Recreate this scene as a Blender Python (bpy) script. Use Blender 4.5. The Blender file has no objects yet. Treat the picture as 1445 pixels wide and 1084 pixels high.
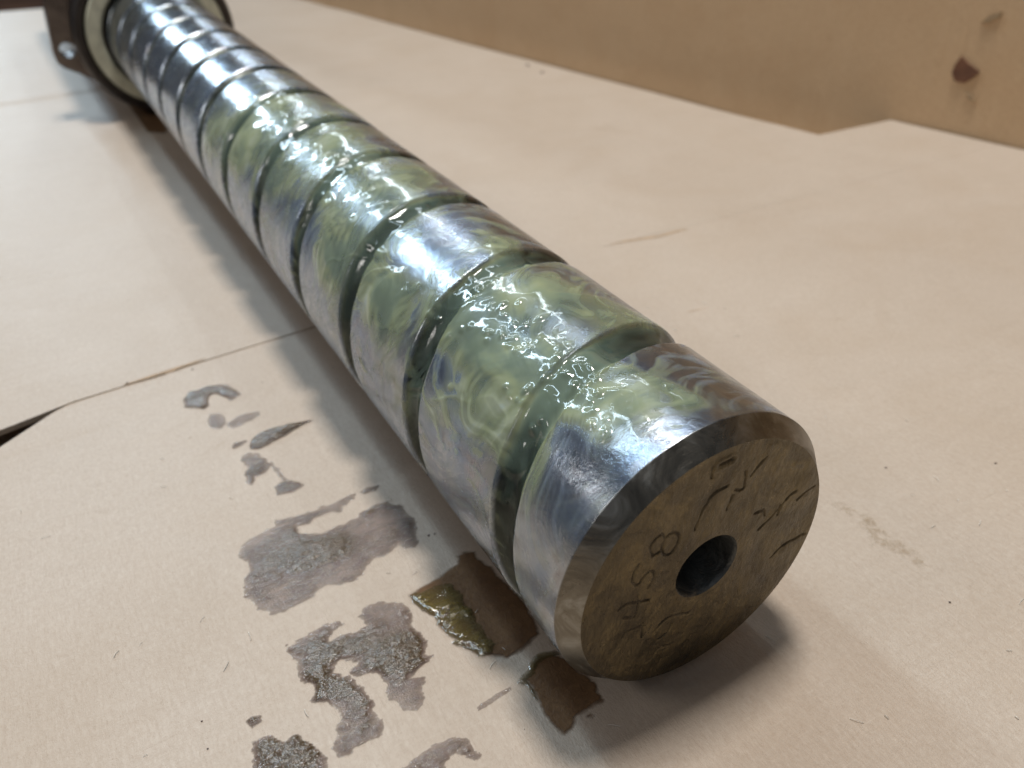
import bpy, math, json
import numpy as np
from mathutils import Vector, Matrix

# One length unit in the tables below is the screw's radius, 25 mm.
S = 0.025
TILT = 0.036                      # the cardboard falls away slightly towards the nut
DATA = json.loads(r'''{"ribs":[[-2.71,2.641,0.22,0.3,150,25,0.0045],[-3.029,1.89,0.26,0.22,20,110,0.005],[-2.969,1.603,0.2,0.2,40,90,0.004],[-2.137,2.636,0.3,0.2,120,30,0.003],[-0.468,1.687,0.14,0.2,30,100,0.004],[-5.893,2.078,0.3,0.25,60,60,0.004],[-1.075,2.656,0.25,0.25,100,20,0.003],[-4.403,1.587,0.3,0.2,30,70,0.004]],"glints":[[-2.003,1.95,0.028],[-1.933,1.958,0.028],[-1.859,1.937,0.028],[-1.874,1.991,0.028],[-1.872,1.897,0.028],[-1.772,1.96,0.028],[-1.814,1.804,0.028],[-1.559,1.797,0.028],[-1.634,1.962,0.028],[-1.578,1.917,0.028],[-1.659,2.035,0.028],[-1.607,2.06,0.028],[-1.542,2.049,0.028],[-1.521,2.014,0.028],[-1.428,1.989,0.028],[-1.719,2.107,0.028],[-1.681,2.15,0.028],[-1.504,2.086,0.028],[-1.414,2.07,0.028],[-1.341,2.006,0.028],[-1.392,1.911,0.028],[-1.381,1.781,0.028],[-1.212,1.877,0.028],[-1.146,1.928,0.028],[-1.209,1.797,0.028],[-1.239,2.271,0.028],[-1.17,2.295,0.028],[-1.098,2.282,0.028],[-1.093,2.194,0.028],[-1.1,2.223,0.028],[-1.05,2.27,0.028],[-1.06,2.079,0.028],[-1.115,2.065,0.028],[-1.0,1.968,0.028],[-0.894,1.99,0.028],[-0.869,2.031,0.028],[-0.833,1.963,0.028],[-0.952,1.884,0.028],[-0.995,1.866,0.028],[-0.953,1.825,0.028],[-0.869,1.851,0.028],[-0.809,1.862,0.028],[-0.793,2.006,0.028],[-0.694,1.995,0.028],[-0.711,1.932,0.028],[-0.627,2.022,0.028],[-0.569,2.096,0.028],[-0.517,2.019,0.028],[-0.452,2.069,0.028],[-0.881,2.275,0.028],[-0.9,2.35,0.028],[-0.619,2.275,0.028],[-0.595,2.287,0.028],[-0.889,2.484,0.028],[-2.194,1.939,0.028],[-2.242,1.929,0.028],[-2.396,1.893,0.028],[-2.235,1.775,0.028],[-2.255,1.69,0.028],[-2.193,1.693,0.028],[-2.251,1.496,0.028],[-2.368,2.212,0.028],[-2.299,2.277,0.028],[-2.36,2.301,0.028],[-2.154,2.257,0.028],[-2.108,2.257,0.028],[-1.701,2.538,0.028],[-2.998,2.077,0.028],[-2.015,2.31,0.028],[-1.939,2.211,0.028],[-1.894,2.164,0.028],[-2.079,2.006,0.028],[-2.094,2.05,0.028],[-2.109,2.103,0.028],[-0.648,2.066,0.028],[-0.46,2.099,0.028],[-6.762,2.133,0.045],[-6.74,2.036,0.045],[-6.431,2.033,0.045],[-6.154,2.251,0.045],[-6.272,1.979,0.045],[-5.908,1.961,0.045],[-5.67,1.977,0.045],[-5.396,2.011,0.045],[-5.43,1.938,0.045],[-5.265,1.89,0.045],[-5.017,1.934,0.045],[-4.986,1.891,0.045],[-4.897,2.23,0.045],[-4.638,2.256,0.045],[-4.545,2.08,0.045],[-4.428,1.978,0.045],[-4.155,2.034,0.045],[-4.042,2.22,0.045],[-4.247,1.952,0.045],[-3.986,1.953,0.045],[-3.959,1.915,0.045],[-3.67,1.949,0.045],[-3.38,2.231,0.045],[-3.651,2.23,0.045],[-5.061,1.703,0.045],[-5.871,2.243,0.045],[-8.504,2.562,0.045],[-8.046,2.01,0.045],[-7.649,1.996,0.045],[-7.629,1.867,0.045]],"cam":{"f":1158.117308774198,"cam":[2.391192940899405,-2.7165925378244027,3.658695187173647],"ang":[2.6193359008017922,-0.5991710567795944,-0.00014457157290316268]},"smears":{"top_blob":[[-5.139,-2.227],[-5.293,-2.139],[-5.278,-2.046],[-5.312,-1.961],[-5.271,-1.853],[-5.233,-1.763],[-5.069,-1.705],[-4.975,-1.69],[-4.905,-1.804],[-5.017,-1.854],[-5.117,-1.908],[-5.104,-1.969],[-4.984,-2.014],[-4.885,-2.074],[-4.966,-2.169],[-5.021,-2.232]],"dot":[[-4.666,-2.096],[-4.765,-2.045],[-4.745,-1.975],[-4.642,-1.932],[-4.523,-1.949],[-4.467,-2.003],[-4.502,-2.085]],"streaks":[[-4.486,-1.925],[-4.565,-1.869],[-4.596,-1.767],[-4.6,-1.672],[-4.546,-1.61],[-4.48,-1.628],[-4.418,-1.813],[-4.421,-1.904]],"spike":[[-4.042,-1.846],[-4.119,-1.811],[-4.185,-1.709],[-4.2,-1.613],[-4.177,-1.357],[-4.127,-1.2],[-4.086,-1.329],[-4.065,-1.392],[-4.013,-1.52],[-3.996,-1.598],[-3.932,-1.779],[-3.975,-1.849]],"small_streak":[[-4.113,-1.998],[-4.161,-1.951],[-4.147,-1.847],[-4.107,-1.839],[-4.087,-1.898],[-4.057,-1.984]],"scatter":[[-3.86,-1.991],[-3.917,-1.889],[-3.871,-1.813],[-3.655,-1.761],[-3.585,-1.805],[-3.541,-1.869],[-3.552,-1.927],[-3.442,-1.98],[-3.621,-2.001],[-3.73,-1.938]],"leaf":[[-3.317,-1.824],[-3.358,-1.751],[-3.326,-1.657],[-3.214,-1.573],[-3.174,-1.705],[-3.202,-1.83]],"thin_trail":[[-3.673,-1.77],[-3.681,-1.74],[-3.389,-1.69],[-3.319,-1.666],[-3.341,-1.722]],"upper_dash":[[-2.868,-1.199],[-2.897,-1.128],[-2.87,-1.033],[-2.82,-1.071],[-2.829,-1.173]],"big_left":[[-2.666,-2.301],[-2.719,-2.247],[-2.779,-2.184],[-2.799,-2.083],[-2.823,-1.955],[-2.879,-1.927],[-2.867,-1.856],[-2.85,-1.774],[-2.855,-1.658],[-2.843,-1.585],[-2.846,-1.481],[-2.88,-1.391],[-2.869,-1.262],[-2.821,-1.293],[-2.767,-1.405],[-2.72,-1.435],[-2.752,-1.488],[-2.744,-1.581],[-2.758,-1.639],[-2.705,-1.707],[-2.729,-1.799],[-2.655,-1.81],[-2.545,-1.661],[-2.554,-1.508],[-2.56,-1.327],[-2.642,-1.269],[-2.635,-1.167],[-2.623,-1.065],[-2.543,-0.978],[-2.404,-0.945],[-2.257,-0.945],[-2.183,-0.991],[-1.991,-1.065],[-2.024,-1.151],[-2.109,-1.165],[-2.067,-1.271],[-2.073,-1.392],[-2.01,-1.502],[-1.937,-1.53],[-1.906,-1.625],[-1.928,-1.734],[-1.982,-1.795],[-1.926,-1.917],[-1.918,-1.987],[-1.894,-2.084],[-1.897,-2.224],[-1.986,-2.307],[-2.117,-2.348],[-2.238,-2.354],[-2.34,-2.322],[-2.415,-2.269],[-2.524,-2.268]],"big_lower":[[-1.53,-2.265],[-1.561,-2.231],[-1.571,-2.117],[-1.616,-1.938],[-1.602,-1.853],[-1.56,-1.829],[-1.525,-1.906],[-1.471,-1.963],[-1.478,-1.872],[-1.445,-1.756],[-1.457,-1.686],[-1.57,-1.721],[-1.614,-1.638],[-1.599,-1.509],[-1.551,-1.42],[-1.474,-1.372],[-1.387,-1.383],[-1.293,-1.411],[-1.131,-1.392],[-1.096,-1.349],[-1.069,-1.434],[-1.023,-1.455],[-0.98,-1.397],[-0.933,-1.445],[-0.925,-1.513],[-0.891,-1.591],[-0.85,-1.522],[-0.763,-1.587],[-0.689,-1.59],[-0.645,-1.665],[-0.707,-1.758],[-0.795,-1.768],[-0.861,-1.777],[-0.935,-1.746],[-1.034,-1.791],[-1.076,-1.849],[-1.086,-1.906],[-1.136,-1.923],[-1.146,-1.858],[-1.207,-1.822],[-1.252,-1.954],[-1.213,-2.053],[-1.103,-1.948],[-0.936,-1.903],[-0.864,-1.884],[-0.791,-1.913],[-0.705,-1.889],[-0.654,-1.875],[-0.602,-1.931],[-0.585,-2.041],[-0.617,-2.118],[-0.579,-2.144],[-0.589,-2.206],[-0.671,-2.232],[-0.705,-2.175],[-0.786,-2.146],[-0.799,-2.096],[-0.881,-2.089],[-1.006,-2.149],[-1.049,-2.222],[-1.122,-2.192],[-1.186,-2.194],[-1.28,-2.246],[-1.372,-2.211],[-1.43,-2.211]],"pebble":[[-1.128,-2.639],[-1.145,-2.593],[-1.12,-2.534],[-1.076,-2.551],[-1.058,-2.616]],"bottom_left":[[-0.887,-2.662],[-0.948,-2.629],[-0.968,-2.569],[-0.923,-2.509],[-0.849,-2.471],[-0.87,-2.404],[-0.819,-2.359],[-0.728,-2.316],[-0.624,-2.291],[-0.571,-2.274],[-0.512,-2.342],[-0.708,-2.675]],"bottom_mid":[[-0.303,-1.941],[-0.347,-1.847],[-0.37,-1.786],[-0.376,-1.681],[-0.337,-1.543],[-0.261,-1.476],[-0.164,-1.487],[-0.182,-1.543],[-0.251,-1.56],[-0.264,-1.631],[-0.219,-1.679],[-0.097,-1.638]],"olive_stain":[[-1.57,-1.316],[-1.595,-1.244],[-1.616,-1.106],[-1.654,-0.972],[-1.677,-0.869],[-1.756,-0.837],[-1.773,-0.76],[-1.719,-0.684],[-1.643,-0.689],[-1.565,-0.662],[-1.47,-0.645],[-1.301,-0.638],[-1.124,-0.606],[-0.921,-0.628],[-0.757,-0.663],[-0.727,-0.778],[-0.71,-0.912],[-0.712,-0.973],[-0.771,-1.047],[-0.812,-1.116],[-0.869,-1.147],[-0.961,-1.205],[-0.998,-1.25],[-1.028,-1.202],[-1.129,-1.236],[-1.21,-1.251],[-1.273,-1.236],[-1.391,-1.29],[-1.487,-1.325]],"olive_gloss":[[-1.57,-1.316],[-1.554,-1.231],[-1.538,-1.11],[-1.512,-1.009],[-1.42,-0.989],[-1.288,-0.992],[-1.2,-0.989],[-1.082,-1.003],[-0.976,-0.997],[-0.858,-0.999],[-0.792,-1.051],[-0.812,-1.116],[-0.869,-1.147],[-0.961,-1.205],[-0.998,-1.25],[-1.028,-1.202],[-1.129,-1.236],[-1.21,-1.251],[-1.273,-1.236],[-1.391,-1.29],[-1.487,-1.325]],"front_stain":[[-0.505,-0.971],[-0.535,-0.9],[-0.607,-0.834],[-0.628,-0.774],[-0.604,-0.695],[-0.553,-0.648],[-0.438,-0.613],[-0.229,-0.566],[-0.093,-0.6],[-0.095,-0.69],[-0.081,-0.819],[-0.021,-0.881],[-0.012,-0.959],[-0.098,-0.984],[-0.206,-0.989],[-0.33,-0.972],[-0.413,-0.966]],"front_gloss":[[-0.501,-1.041],[-0.531,-0.956],[-0.537,-0.904],[-0.585,-0.86],[-0.628,-0.806],[-0.628,-0.743],[-0.593,-0.67],[-0.55,-0.65],[-0.566,-0.75],[-0.559,-0.817],[-0.505,-0.88],[-0.485,-0.953],[-0.4,-0.959],[-0.295,-0.971],[-0.349,-0.975],[-0.449,-0.967],[-0.485,-1.013]],"dash":[[-0.463,-1.324],[-0.479,-1.28],[-0.492,-1.186],[-0.492,-1.076],[-0.477,-1.08],[-0.463,-1.173],[-0.444,-1.284],[-0.443,-1.327]],"red_bit":[[-0.068,-0.769],[-0.069,-0.73],[-0.044,-0.71],[-0.028,-0.729],[-0.046,-0.768]],"faint_right":[[-0.713,2.084],[-0.668,2.215],[-0.527,2.249],[-0.409,2.278],[-0.21,2.231],[-0.091,2.275],[0.06,2.273],[0.195,2.205],[0.209,2.133],[0.055,2.117],[-0.068,2.109],[-0.177,2.028],[-0.41,2.113],[-0.606,2.118]]},"text":[[[-0.4491,0.319],[-0.4681,0.3701],[-0.4615,0.4217],[-0.4312,0.4556],[-0.397,0.4581],[-0.366,0.4121],[-0.3681,0.3523],[-0.3989,0.3176],[-0.4491,0.319]],[[-0.366,0.4121],[-0.3285,0.432],[-0.2746,0.4086],[-0.2569,0.3577],[-0.2778,0.2894],[-0.314,0.2533],[-0.3635,0.279],[-0.3865,0.3394],[-0.366,0.4121]],[[-0.5366,0.3054],[-0.5634,0.2518],[-0.5768,0.1706],[-0.5221,0.1251],[-0.4882,0.1823],[-0.4502,0.2023],[-0.4047,0.1626],[-0.4037,0.1127],[-0.4433,0.0573]],[[-0.5125,0.0365],[-0.5075,-0.0575],[-0.5039,-0.1592],[-0.6006,-0.0987]],[[-0.6495,-0.0047],[-0.602,0.0218],[-0.5172,-0.0152],[-0.4194,-0.057]],[[-0.5825,-0.2899],[-0.5656,-0.2488],[-0.5133,-0.2489],[-0.4359,-0.2796]],[[-0.4443,-0.2525],[-0.4424,-0.3646]],[[-0.3598,-0.3763],[-0.3112,-0.3269],[-0.259,-0.306],[-0.1553,-0.3312],[-0.0814,-0.3698]],[[-0.315,-0.4714],[-0.26,-0.4652],[-0.219,-0.4366],[-0.2138,-0.3928]],[[-0.3829,-0.6487],[-0.3265,-0.6508],[-0.3122,-0.583],[-0.2689,-0.5692],[-0.2088,-0.5938]]],"scr":[[[-0.1561,0.3754],[-0.1203,0.5021],[-0.0766,0.5756],[-0.0263,0.6109],[0.0415,0.6155]],[[0.1128,0.5489],[0.1751,0.533],[0.1865,0.5634],[0.1582,0.6684]],[[0.2155,0.6209],[0.264,0.6696],[0.3241,0.719]],[[0.3924,0.1071],[0.4624,0.1388],[0.5404,0.2446],[0.603,0.3053],[0.6399,0.3141]],[[0.5404,0.2446],[0.5328,0.1706]],[[-0.0961,0.8096],[-0.087,0.7283]],[[0.5629,-0.2255],[0.6562,-0.1605],[0.7648,-0.1518],[0.8632,-0.1513]],[[0.6745,0.2347],[0.7417,0.2816],[0.8218,0.2847]],[[0.3279,0.2798],[0.3918,0.2752],[0.4196,0.2111]],[[0.0794,0.4208],[0.0975,0.5085]],[[-0.0505,0.8014],[0.0375,0.8088]]],"thick":[[-1.824,1.998,0.38,1],[-1.294,1.986,0.36,1],[-1.414,2.27,0.34,1],[-1.806,2.269,0.25,0.9],[-0.903,2.033,0.3,1],[-0.804,1.789,0.25,0.9],[-2.027,1.644,0.25,0.8],[-0.467,1.936,0.22,0.8],[-0.55,2.132,0.16,0.8],[-0.934,2.122,0.25,1],[-4.294,1.994,0.5,1],[-5.219,1.916,0.5,1],[-3.844,2.05,0.45,0.9],[-6.64,1.981,0.55,1],[-5.764,1.95,0.5,0.9],[-7.661,2.016,0.5,0.8],[-7.539,2.432,0.5,0.8],[-8.23,2.638,0.5,0.6],[-7.17,2.083,0.5,0.7],[-2.932,2.502,0.3,0.8],[-2.653,2.36,0.25,0.7],[-1.11,2.522,0.3,0.6],[-1.773,2.657,0.3,0.5],[-1.51,2.72,0.2,0.6],[-4.032,2.394,0.3,0.8],[-4.028,2.675,0.3,0.6],[-0.901,2.331,0.2,0.8],[-0.974,2.485,0.2,0.7],[-0.544,1.778,0.2,0.5],[-0.193,1.564,0.12,0.9],[-0.401,1.589,0.12,0.5],[-1.55,1.246,0.35,0.55],[-4.578,1.511,0.4,0.6],[-7.152,0.925,0.5,0.5],[-2.656,1.584,0.35,0.6],[-1.747,1.586,0.3,0.6],[-6.899,2.635,0.3,0.7],[-0.646,2.568,0.1,0.5],[-0.689,2.447,0.12,0.5],[-3.239,2.385,0.2,0.7],[-1.251,2.396,0.25,0.7]],"bare":[[-2.957,1.994,0.3,0.9],[-3.025,1.827,0.25,0.8],[-3.426,1.893,0.15,0.4],[-0.178,2.273,0.3,0.8],[-0.235,2.464,0.3,0.8],[-0.17,2.697,0.4,0.9],[-0.215,2.032,0.16,0.5],[-2.963,2.768,0.25,0.4],[-4.961,2.554,0.25,0.5],[-6.455,2.256,0.15,0.6],[-9.676,2.043,0.9,1],[-11.828,2.087,2,1],[-2.318,2.973,0.3,0.5],[-0.293,1.188,0.3,0.7],[-0.635,1.216,0.25,0.4],[-0.513,2.87,0.3,0.8]],"fill":[[-0.985,2.03,0.28,1],[-0.999,1.807,0.25,1],[-0.895,2.271,0.2,0.6],[-2.22,1.648,0.3,0.75],[-2.174,1.911,0.2,0.6],[-5.086,1.738,0.25,0.8],[-4.96,2.023,0.3,0.6],[-5.859,2.0,0.3,0.5],[-6.384,2.176,0.25,0.4],[-7.744,1.89,0.4,0.5],[-3.668,1.645,0.2,0.35],[-2.041,2.755,0.3,0.3]],"wst":[[[-7.351,-0.21],[-7.344,-0.059],[-7.269,0.103],[-7.124,0.016],[-6.868,-0.089],[-6.959,-0.214],[-7.077,-0.321],[-7.258,-0.325]],[[-7.114,0.701],[-6.972,0.861],[-6.803,0.931],[-6.802,0.855],[-6.973,0.738]],[[-7.003,-0.49],[-6.864,-0.502],[-6.767,-0.606],[-6.899,-0.586]]],"specks":[[-16.888,8.864,0.12],[-16.025,8.768,0.1],[-17.248,8.969,0.05],[0.498,2.016,0.03],[-0.331,3.788,0.035],[-0.781,2.909,0.03],[-4.463,-0.557,0.04],[-5.789,-2.667,0.05],[-2.066,-0.873,0.03],[-2.075,-0.92,0.035],[-1.272,-2.879,0.02],[-5.07,-1.441,0.02],[-4.966,-0.702,0.02],[-3.373,-1.131,0.015],[-1.056,-2.891,0.02],[-5.736,-2.011,0.035],[-0.81,-0.174,0.012],[-2.473,-0.634,0.012]],"nut_shade":[[-19.084,-0.78],[-19.192,-0.337],[-15.821,-0.394],[-15.546,-0.541],[-15.854,-0.82]],"lines":[[[-6.13,3.767],[-6.127,4.01],[-6.003,4.544],[-6.015,5.075]],[[-3.984,3.363],[-3.925,4.093],[-3.896,4.773]],[[-20.344,-3.345],[-20.704,-1.157]],[[-5.779,-2.704],[-5.821,-2.231],[-5.879,-1.845]]]}''')
scene = bpy.context.scene

# ------------------------------------------------------------------ camera
cd = DATA['cam']
cam_data = bpy.data.cameras.new('camera')
cam = bpy.data.objects.new('camera', cam_data)
scene.collection.objects.link(cam)
az, el, _ = cd['ang']
fwd = Vector((math.cos(el) * math.cos(az), math.cos(el) * math.sin(az), math.sin(el)))
cam.location = Vector(cd['cam']) * S
cam.rotation_euler = fwd.to_track_quat('-Z', 'Y').to_euler()
cam_data.sensor_width = 36
cam_data.lens = cd['f'] / 1445 * 36
cam_data.clip_start = 0.005
cam_data.clip_end = 60
cam_data.dof.use_dof = True
cam_data.dof.focus_distance = 5.1 * S
cam_data.dof.aperture_fstop = 23
scene.camera = cam

# ------------------------------------------------------------------ light
scene.view_settings.view_transform = 'Standard'
scene.view_settings.look = 'None'
scene.view_settings.exposure = 0.18
scene.view_settings.gamma = 1
world = bpy.data.worlds.new('World'); scene.world = world
world.use_nodes = True
bg = world.node_tree.nodes['Background']
bg.inputs[0].default_value = (0.235, 0.26, 0.30, 1)
bg.inputs[1].default_value = 0.40

def lamp(name, pos, aim, sx, sy, watts, col):
    d = bpy.data.lights.new(name, 'AREA'); d.shape = 'RECTANGLE'
    d.size = sx * S; d.size_y = sy * S; d.energy = watts; d.color = col
    o = bpy.data.objects.new(name, d); scene.collection.objects.link(o)
    o.location = Vector(pos) * S
    dirn = Vector(aim) - Vector(pos)
    z = -dirn.normalized(); x = Vector((1, 0, 0)); x = (x - z * x.dot(z)).normalized(); y = z.cross(x)
    o.rotation_euler = Matrix((x, y, z)).transposed().to_euler()
    return o
lamp('ceiling_lamp', (-12, 6, 60), (0, 0, 0), 11, 10, 17.0, (1.0, 0.965, 0.92))
lamp('ceiling_lamp', (-18, -62, 50), (-3, 0, 0), 24, 12, 4.6, (1.0, 0.96, 0.92))
for i, (x, w) in enumerate(((-52, 12), (-105, 17), (-175, 24), (-280, 36))):
    lamp('ceiling_or_sheen_tube_lamp', (x, -7 - 0.06 * -x, 60), (0, 0, 0), 44, 3.6, w * .55, (0.66, 0.85, 1.0))
for i, (x, w) in enumerate(((-80, 5), (-150, 6), (-240, 8))):  # extra tube row, added only for sheen on the cardboard and smears
    lamp('ceiling_or_sheen_tube_lamp', (x, 20 + 0.12 * -x, 60), (0, 0, 0), 44, 2.4, w, (0.8, 0.92, 1.0))

# ------------------------------------------------------------------ noise
rng = np.random.RandomState(7)
PERM = rng.permutation(256); PERM = np.concatenate([PERM, PERM, PERM])
GR = rng.normal(size=(256, 3)); GR /= np.linalg.norm(GR, axis=1)[:, None]
def perlin(x, y, z=0.0):
    x, y, z = np.broadcast_arrays(np.asarray(x, float), np.asarray(y, float), np.asarray(z, float))
    xi = np.floor(x).astype(int); yi = np.floor(y).astype(int); zi = np.floor(z).astype(int)
    xf, yf, zf = x - xi, y - yi, z - zi
    u, v, w = [t * t * t * (t * (t * 6 - 15) + 10) for t in (xf, yf, zf)]
    def g(a, b, c):
        h = PERM[PERM[PERM[(xi + a) & 255] + ((yi + b) & 255)] + ((zi + c) & 255)]
        G = GR[h]
        return G[..., 0] * (xf - a) + G[..., 1] * (yf - b) + G[..., 2] * (zf - c)
    l = lambda p, q, t: p + t * (q - p)
    return 1.5 * l(l(l(g(0,0,0), g(1,0,0), u), l(g(0,1,0), g(1,1,0), u), v),
                   l(l(g(0,0,1), g(1,0,1), u), l(g(0,1,1), g(1,1,1), u), v), w)
def fbm(x, y, z=0.0, o=4):
    r = 0; a = 1.0; f = 1.0
    for k in range(o):
        r = r + a * perlin(x * f, y * f, np.asarray(z) * f + 7.3 * k); a *= .5; f *= 2.03
    return r
def sstep(a, b, x):
    t = np.clip((x - a) / (b - a), 0, 1); return t * t * (3 - 2 * t)

# ------------------------------------------------------------------ mesh helpers
def link(o, parent=None):
    scene.collection.objects.link(o)
    if parent is not None:
        o.parent = parent
        p = Vector((0, 0, 0)); q = parent
        while q is not None: p += q.location; q = q.parent
        o.location = -p
    return o
def thing(name, label, cat, loc, group=None):
    o = bpy.data.objects.new(name, None); o.empty_display_size = 0.01
    o.location = Vector(loc) * S; scene.collection.objects.link(o)
    o['label'] = label; o['category'] = cat
    if group: o['group'] = group
    return o
def tag(o, label, cat, group=None):
    o['label'] = label; o['category'] = cat
    if group: o['group'] = group
    return o
def mesh_np(name, V, Q, mat, parent=None, attrs=None, smooth=True):
    """V n*3 in screw radii, Q m*4 (or m*3) vertex indices"""
    me = bpy.data.meshes.new(name)
    V = np.ascontiguousarray(V, dtype=np.float32) * S; Q = np.ascontiguousarray(Q, dtype=np.int32)
    k = Q.shape[1]
    me.vertices.add(len(V)); me.vertices.foreach_set('co', V.ravel())
    me.loops.add(Q.size); me.loops.foreach_set('vertex_index', Q.ravel())
    me.polygons.add(len(Q))
    me.polygons.foreach_set('loop_start', np.arange(0, Q.size, k, dtype=np.int32))
    me.polygons.foreach_set('loop_total', np.full(len(Q), k, dtype=np.int32))
    me.update(calc_edges=True)
    me.polygons.foreach_set('use_smooth', np.full(len(Q), smooth, dtype=bool))
    for n, a in (attrs or {}).items():
        at = me.attributes.new(n, 'FLOAT', 'POINT'); at.data.foreach_set('value', np.asarray(a, dtype=np.float32).ravel())
    me.materials.append(mat); me.validate()
    o = bpy.data.objects.new(name, me)
    return link(o, parent)
def mesh_poly(name, V, F, mat, parent=None, smooth=False):
    me = bpy.data.meshes.new(name)
    me.from_pydata([tuple(c * S for c in v) for v in V], [], F); me.materials.append(mat); me.update()
    if smooth: me.polygons.foreach_set('use_smooth', [True] * len(F))
    o = bpy.data.objects.new(name, me)
    return link(o, parent)
def grid_quads(ni, nj, wrap_j=False):
    i = np.arange(ni - 1)[:, None]; j = np.arange(nj if wrap_j else nj - 1)[None, :]
    j2 = (j + 1) % nj
    return np.stack([i * nj + j + 0 * i, (i + 1) * nj + j, (i + 1) * nj + j2, i * nj + j2 + 0 * i], -1).reshape(-1, 4)
def lathe(name, prof, mat, parent=None, n=160, closed=False, smooth=True):
    """prof: list of (x, r) revolved about the X axis"""
    pr = np.array(prof, float)
    if closed: pr = np.vstack([pr, pr[:1]])
    th = np.linspace(0, 2 * np.pi, n, endpoint=False)
    V = np.stack([pr[:, :1] + 0 * th, pr[:, 1:] * np.cos(th), pr[:, 1:] * np.sin(th)], -1).reshape(-1, 3)
    o = mesh_np(name, V, grid_quads(len(pr), n, True), mat, parent, smooth=smooth)
    if smooth:
        try: o.data.set_sharp_from_angle(angle=math.radians(35))
        except Exception: pass
    return o

# ------------------------------------------------------------------ materials
class N:
    def __init__(s, name):
        s.m = bpy.data.materials.new(name); s.m.use_nodes = True
        s.t = s.m.node_tree; s.b = s.t.nodes['Principled BSDF']; s.out = s.t.nodes['Material Output']
        tc = s.new('ShaderNodeTexCoord'); mp = s.new('ShaderNodeMapping')
        mp.inputs['Scale'].default_value = (1 / S,) * 3
        s.l(tc.outputs['Object'], mp.inputs[0]); s.co = mp.outputs[0]
    def new(s, t, **k):
        n = s.t.nodes.new(t)
        for a, b in k.items(): setattr(n, a, b)
        return n
    def l(s, a, b): s.t.links.new(a, b)
    def scaled(s, sc, rot=(0, 0, 0)):
        mp = s.new('ShaderNodeMapping'); mp.inputs['Scale'].default_value = sc; mp.inputs['Rotation'].default_value = rot
        s.l(s.co, mp.inputs[0]); return mp.outputs[0]
    def noise(s, scale, det=4, rough=.55, co=None, dist=0):
        n = s.new('ShaderNodeTexNoise'); n.inputs['Scale'].default_value = scale
        n.inputs['Detail'].default_value = det; n.inputs['Roughness'].default_value = rough; n.inputs['Distortion'].default_value = dist
        s.l(co if co is not None else s.co, n.inputs['Vector']); return n.outputs['Fac']
    def ramp(s, fac, stops):
        r = s.new('ShaderNodeValToRGB'); e = r.color_ramp.elements
        while len(e) < len(stops): e.new(.5)
        for i, (p, c) in enumerate(stops):
            e[i].position = p; e[i].color = c if len(c) == 4 else (*c, 1)
        s.l(fac, r.inputs[0]); return r.outputs[0]
    def val(s, fac, a, b, c, d):
        m = s.new('ShaderNodeMapRange'); s.l(fac, m.inputs[0])
        for i, v in enumerate((a, b, c, d)): m.inputs[i + 1].default_value = v
        return m.outputs[0]
    def math(s, op, a, b=None):
        m = s.new('ShaderNodeMath', operation=op)
        for i, v in enumerate((a, b)):
            if v is None: continue
            if isinstance(v, (int, float)): m.inputs[i].default_value = v
            else: s.l(v, m.inputs[i])
        return m.outputs[0]
    def mix(s, f, a, b, mode='MIX'):
        m = s.new('ShaderNodeMix', data_type='RGBA', blend_type=mode)
        for i, v in ((0, f), (6, a), (7, b)):
            if isinstance(v, (int, float)): m.inputs[i].default_value = v
            elif isinstance(v, tuple): m.inputs[i].default_value = (*v, 1)[:4]
            else: s.l(v, m.inputs[i])
        return m.outputs[2]
    def attr(s, n):
        a = s.new('ShaderNodeAttribute', attribute_name=n); return a.outputs['Fac']
    def bump(s, h, dist, strength=1.0, prev=None):
        b = s.new('ShaderNodeBump')
        if isinstance(strength, (int, float)): b.inputs['Strength'].default_value = strength
        else: s.l(strength, b.inputs['Strength'])
        b.inputs['Distance'].default_value = dist * S; s.l(h, b.inputs['Height'])
        if prev is not None: s.l(prev, b.inputs['Normal'])
        return b.outputs[0]
    def set(s, **k):
        for n, v in k.items():
            i = s.b.inputs[n.replace('_', ' ')]
            if isinstance(v, (int, float)): i.default_value = v
            elif isinstance(v, tuple): i.default_value = (*v, 1)[:len(i.default_value)]
            else: s.l(v, i)
        return s.m

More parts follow.
